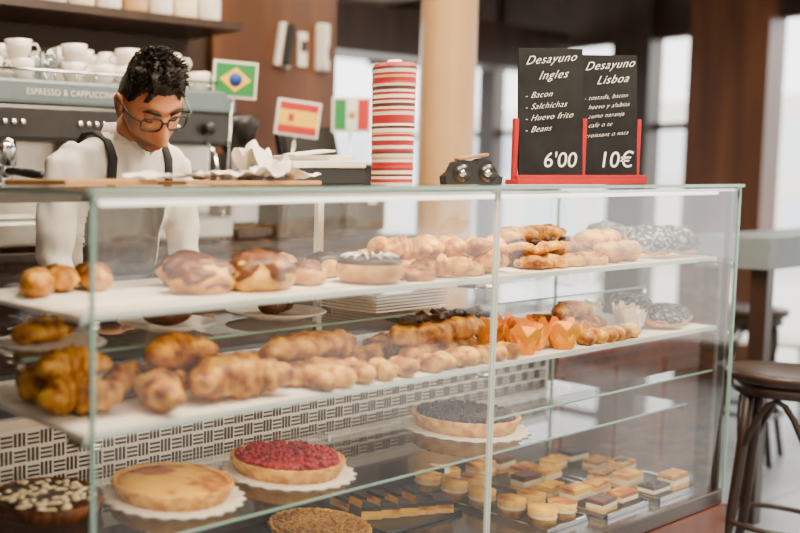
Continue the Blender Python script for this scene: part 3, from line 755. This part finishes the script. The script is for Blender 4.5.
for v in me.vertices:
    c=v.co
    if .95<c.z<1.49:
        n_=v.normal; v.co=c+n_*(.012*noise.noise(Vector((c.x*14,c.y*10,c.z*9)))+.010*noise.noise(Vector((c.x*30,c.y*22,c.z*14))))
for p in me.polygons:
    c=p.center; dx=abs(c.x-bx)
    if c.z>1.478+UP+.25*(c.y-.87) and dx<.08: p.material_index=1
    elif c.z<.90: p.material_index=3
    elif c.z<1.36 and dx<.15 and p.normal.y<-.2 and c.y<1.0 and not(dx>.135 and c.z>1.0): p.material_index=2
    elif c.z<1.0 and c.z>.6 and dx<.2: p.material_index=2
setpar(body,bar)
b=B('shirt_collar')
for sg in (-1,1):
    n=14; vs=[];fs=[]
    for i in range(n+1):
        a=-pi/2+sg*(.12+ (pi-.12)*i/n)
        cx,cy=bx-.002,.862
        r0=.066; r1=.088
        zf=1.505+UP+.012*(i/n)-.012*max(0,1-i/3); drop=.046+.026*max(0,1-i/3)
        vs+= [(cx+r0*math.cos(a),cy+r0*math.sin(a)*1.02,zf),(cx+r1*math.cos(a),cy+r1*math.sin(a)*1.05,zf-drop)]
    for i in range(n): fs.append([i*2,i*2+2,i*2+3,i*2+1])
    b.add(vs,fs,SHIRT)
o=b.done(parent=bar); md=o.modifiers.new('t','SOLIDIFY'); md.thickness=.004
b=B('apron_straps')
for sg in (-1,1):
    pts=[(bx+sg*.10,.985,1.44+UP),(bx+sg*.098,.94,1.482+UP),(bx+sg*.096,.89,1.484+UP),(bx+sg*.096,.83,1.458+UP),(bx+sg*.097,.803,1.41+UP),(bx+sg*.10,.806,1.35+UP),(bx+sg*.10,.822,1.30+UP)]
    b.tube(pts,.015,BLACKM,8,sq=(1,.4))
b.done(parent=bar)
for sg,nm in ((-1,'hand_right'),(1,'hand_left')):
    b=B(nm); wx,wy,wz=bx+sg*.17,.79,1.085
    dx=-sg*.35
    b.tube([(wx,wy+.03,wz),(wx+dx*.03,wy-.02,wz),(wx+dx*.06,wy-.055,wz-.005),(wx+dx*.09,wy-.085,wz-.010)],[.026,.028,.036,.033],SKIN,14,sq=(1.0,.5))
    for k in range(4):
        off=(k-1.5)*.019; ln=[.9,1.05,1.0,.78][k if sg<0 else 3-k]
        bx_=wx+dx*.085+off; by=wy-.082
        b.tube([(bx_,by+.01,wz-.006),(bx_+dx*.02,by-.022*ln,wz-.012),(bx_+dx*.03,by-.036*ln,wz-.03),(bx_+dx*.03,by-.036*ln,wz-.052)],[.0095,.009,.0085,.007],SKIN,8)
    b.tube([(wx-sg*.02,wy-.03,wz-.005),(wx-sg*.045,wy-.05,wz-.012),(wx-sg*.052,wy-.075,wz-.028)],[.013,.011,.008],SKIN,8)
    o=remesh(b,.0035,3); o.data.materials.append(SKIN); setpar(o,bar)
HM=TM((.676,.718,1.598),(0,0,-12))@TM((0,0,0),(38,0,0))@TM((0,0,0),(0,-6,0))@Matrix.Scale(1.07,4)
def g(x,s): return math.exp(-x*x/(2*s*s))
def sst(a,b_,x):
    t=max(0,min(1,(x-a)/(b_-a))); return t*t*(3-2*t)
def headpt(d):
    x,y,z=d.x*.076,d.y*.096,d.z*.118
    low=sst(.02,-.11,z)
    x*=1-.27*low
    if y<0:
        y*=1-.06*g(z-.02,.05)
        y-=.016*sst(-.04,-.115,z)*g(x,.035)
    else:
        y*=1-.55*sst(-.02,-.11,z)
        y*=1.06
    if y<-.02:
        f=sst(-.02,-.06,y)
        t=(z+.045)/.065
        if 0<=t<=1: y-=f*(.030*(1-t)**.8+.004)*g(x,.0085+.006*(1-t))
        elif t<0: y-=f*.030*g(z+.045,.007)*g(x,.0145)
        for sg in (-1,1):
            y+=f*.013*g(x-sg*.031,.014)*g(z-.016,.012)
            y-=f*.006*g(x-sg*.036,.018)*g(z+.022,.016)
            y-=f*.004*g(x-sg*.012,.006)*g(z+.042,.006)
        y-=f*.006*g(z-.040,.009)*g(x,.045)
        y-=f*.008*g(z+.068,.0065)*g(x,.020); y-=f*.007*g(z+.079,.006)*g(x,.018)
        y+=f*.007*g(z+.0735,.0025)*g(x,.022)
        y+=f*.005*g(z+.090,.006)*g(x,.025)
    return Vector((x,y,z))
b=B('head')
t=bmesh.new(); bmesh.ops.create_icosphere(t,subdivisions=6,radius=1)
for v in t.verts: v.co=headpt(v.co.normalized())
t.verts.index_update(); t.faces.ensure_lookup_table()
ml=[]
for f in t.faces:
    c=f.calc_center_median(); m=FACE
    if c.y<-.03 and (c.x/.024)**2+((c.z+.0735)/.011)**2<1: m=LIP
    ml.append(m)
b.add([v.co.copy() for v in t.verts],[[v.index for v in f.verts] for f in t.faces],ml); t.free()
for sg in (-1,1):
    b.blob((sg*.031,-.0655,.014),(.0140,.013,.0115),FACE,sub=3)
    b.tube([(sg*.019,-.0755,.006),(sg*.026,-.0795,.004),(sg*.036,-.0785,.004),(sg*.044,-.072,.007)],.0018,HAIR,6)
    b.tube([(sg*.013,-.093,.032),(sg*.026,-.0945,.040),(sg*.040,-.088,.042),(sg*.054,-.075,.034)],[.003,.005,.0045,.002],HAIR,8)
    b.blob((sg*.079,.008,-.002),(.008,.019,.032),FACE,.08,2,rot=(-12,0,sg*18),sub=3)
    b.tube([(sg*.083,-.002,.022),(sg*.088,.014,.028),(sg*.088,.026,.012),(sg*.085,.018,-.012),(sg*.081,.004,-.028)],[.004,.005,.005,.004,.004],FACE,8)
b.done(parent=bar,norm=False,mw=HM)
b=B('hair')
t=bmesh.new(); bmesh.ops.create_icosphere(t,subdivisions=6,radius=1)
def hairline(p):
    f=-p.y/.096
    if f>.25: return .078-.022*sst(.25,.6,abs(p.x)/.076) if f>.6 else .078-.045*sst(.6,.25,f)
    return .033-.085*sst(.0,-.6,f)
kill=[]
for v in t.verts:
    d=v.co.normalized(); p=headpt(d); k=p.z-hairline(p)
    if k<-.006: kill.append(v)
    th=.006+.022*sst(.05,.11,p.z)*(1+.35*(-p.y/.09))
    th*=sst(-.008,.012,k)
    nn=noise.noise(Vector((p.x*55,p.y*40,p.z*45)))+.6*noise.noise(Vector((p.x*120,p.y*110,p.z*90)))
    v.co=p+d*(th*(1+.45*nn)+ .0012)
bmesh.ops.delete(t,geom=kill,context='VERTS')
b.tmp(t,HAIR,I4,True)
rn=random.Random(11)
for i in range(700):
    a=rn.random()*2*pi; el=rn.uniform(.1,1.5)
    d=Vector((math.cos(a)*math.cos(el),math.sin(a)*math.cos(el),math.sin(el)))
    p=headpt(d)
    if p.z-hairline(p)<.004: continue
    top=sst(.05,.11,p.z)
    ln=.006+.018*top*(1.1-p.y/.12)
    base=p+d*(.002+.018*top)
    dr=(d+Vector((rn.uniform(-.6,.6),-.35+rn.uniform(-.4,.4),.15*top))).normalized()
    b.tube([base,base+dr*ln*.6,base+dr*ln+Vector((0,-.004,-.001))],[.0036,.0026,.0005],HAIR,5)
b.done(parent=bar,norm=False,mw=HM)
b=B('spectacles')
for sg in (-1,1):
    pts=[]
    for k in range(28):
        a=2*pi*k/28; c,s_=math.cos(a),math.sin(a)
        pts.append((sg*.034+.0265*math.copysign(abs(c)**.7,c),-.101+.010*abs(sg*.034+.0265*c)/.06,.008+.019*math.copysign(abs(s_)**.7,s_)))
    b.tube(pts,.0028,BLACK,6,closed=True)
    b.tube([(sg*.060,-.093,.018),(sg*.080,-.07,.018),(sg*.087,.0,.020),(sg*.086,.022,.008)],.0024,BLACK,6)
b.tube([(-.008,-.101,.013),(0,-.105,.016),(.008,-.101,.013)],.0026,BLACK,6)
b.done(parent=bar,mw=HM)

# ------------------------------------------------------------------ added ceiling fill, sun, sky
FILLM=mk('fill_panel_glow',(.9,.9,.88),.5,emit=(1,.86,.7),es=3)
def fill_panel(x,y,e,sz=(1.0,.3)):  # unseen ceiling panel and light, added to lift the exposure
    b=B('ceiling_fill'); b.b2((x-sz[0]/2,y-sz[1]/2,2.93),(x+sz[0]/2,y+sz[1]/2,3.0),WHITEP,.005); b.b2((x-sz[0]/2+.02,y-sz[1]/2+.02,2.922),(x+sz[0]/2-.02,y+sz[1]/2-.02,2.93),FILLM); o=b.done()
    arealight('ceiling_fill_light',(x,y,2.91),(0,0,0),sz[0],sz[1],e,(1,.82,.58),o)
fill_panel(.6,-.6,100); fill_panel(2.0,-.5,95); fill_panel(.9,1.0,45); fill_panel(2.2,1.0,35); fill_panel(0,-2.5,45); fill_panel(4.3,.5,40)
sun=bpy.data.lights.new('sun','SUN'); sun.energy=5; sun.angle=rad(6); sun.color=(1,.90,.76)
so=bpy.data.objects.new('sun',sun); bpy.context.collection.objects.link(so)
so.rotation_euler=Vector((-.75,.55,-.62)).to_track_quat('-Z','Y').to_euler(); so.location=(8,-6,8)
w=bpy.data.worlds.new('World'); bpy.context.scene.world=w; w.use_nodes=True
bg=w.node_tree.nodes['Background']; bg.inputs[0].default_value=(.98,.97,.96,1); bg.inputs[1].default_value=4.8
# ------------------------------------------------------------------ camera
cam=bpy.data.cameras.new('camera'); co=bpy.data.objects.new('camera',cam); bpy.context.collection.objects.link(co)
cam.lens=45; cam.sensor_width=36; cam.shift_x=.375
co.location=(-.979,-1.45,1.40)
p=rad(5.03); fwd=Vector((.566*math.cos(p),.824*math.cos(p),-math.sin(p)))
co.rotation_euler=fwd.to_track_quat('-Z','Y').to_euler()
cam.dof.use_dof=True; cam.dof.focus_distance=2.75; cam.dof.aperture_fstop=1.15
bpy.context.scene.camera=co
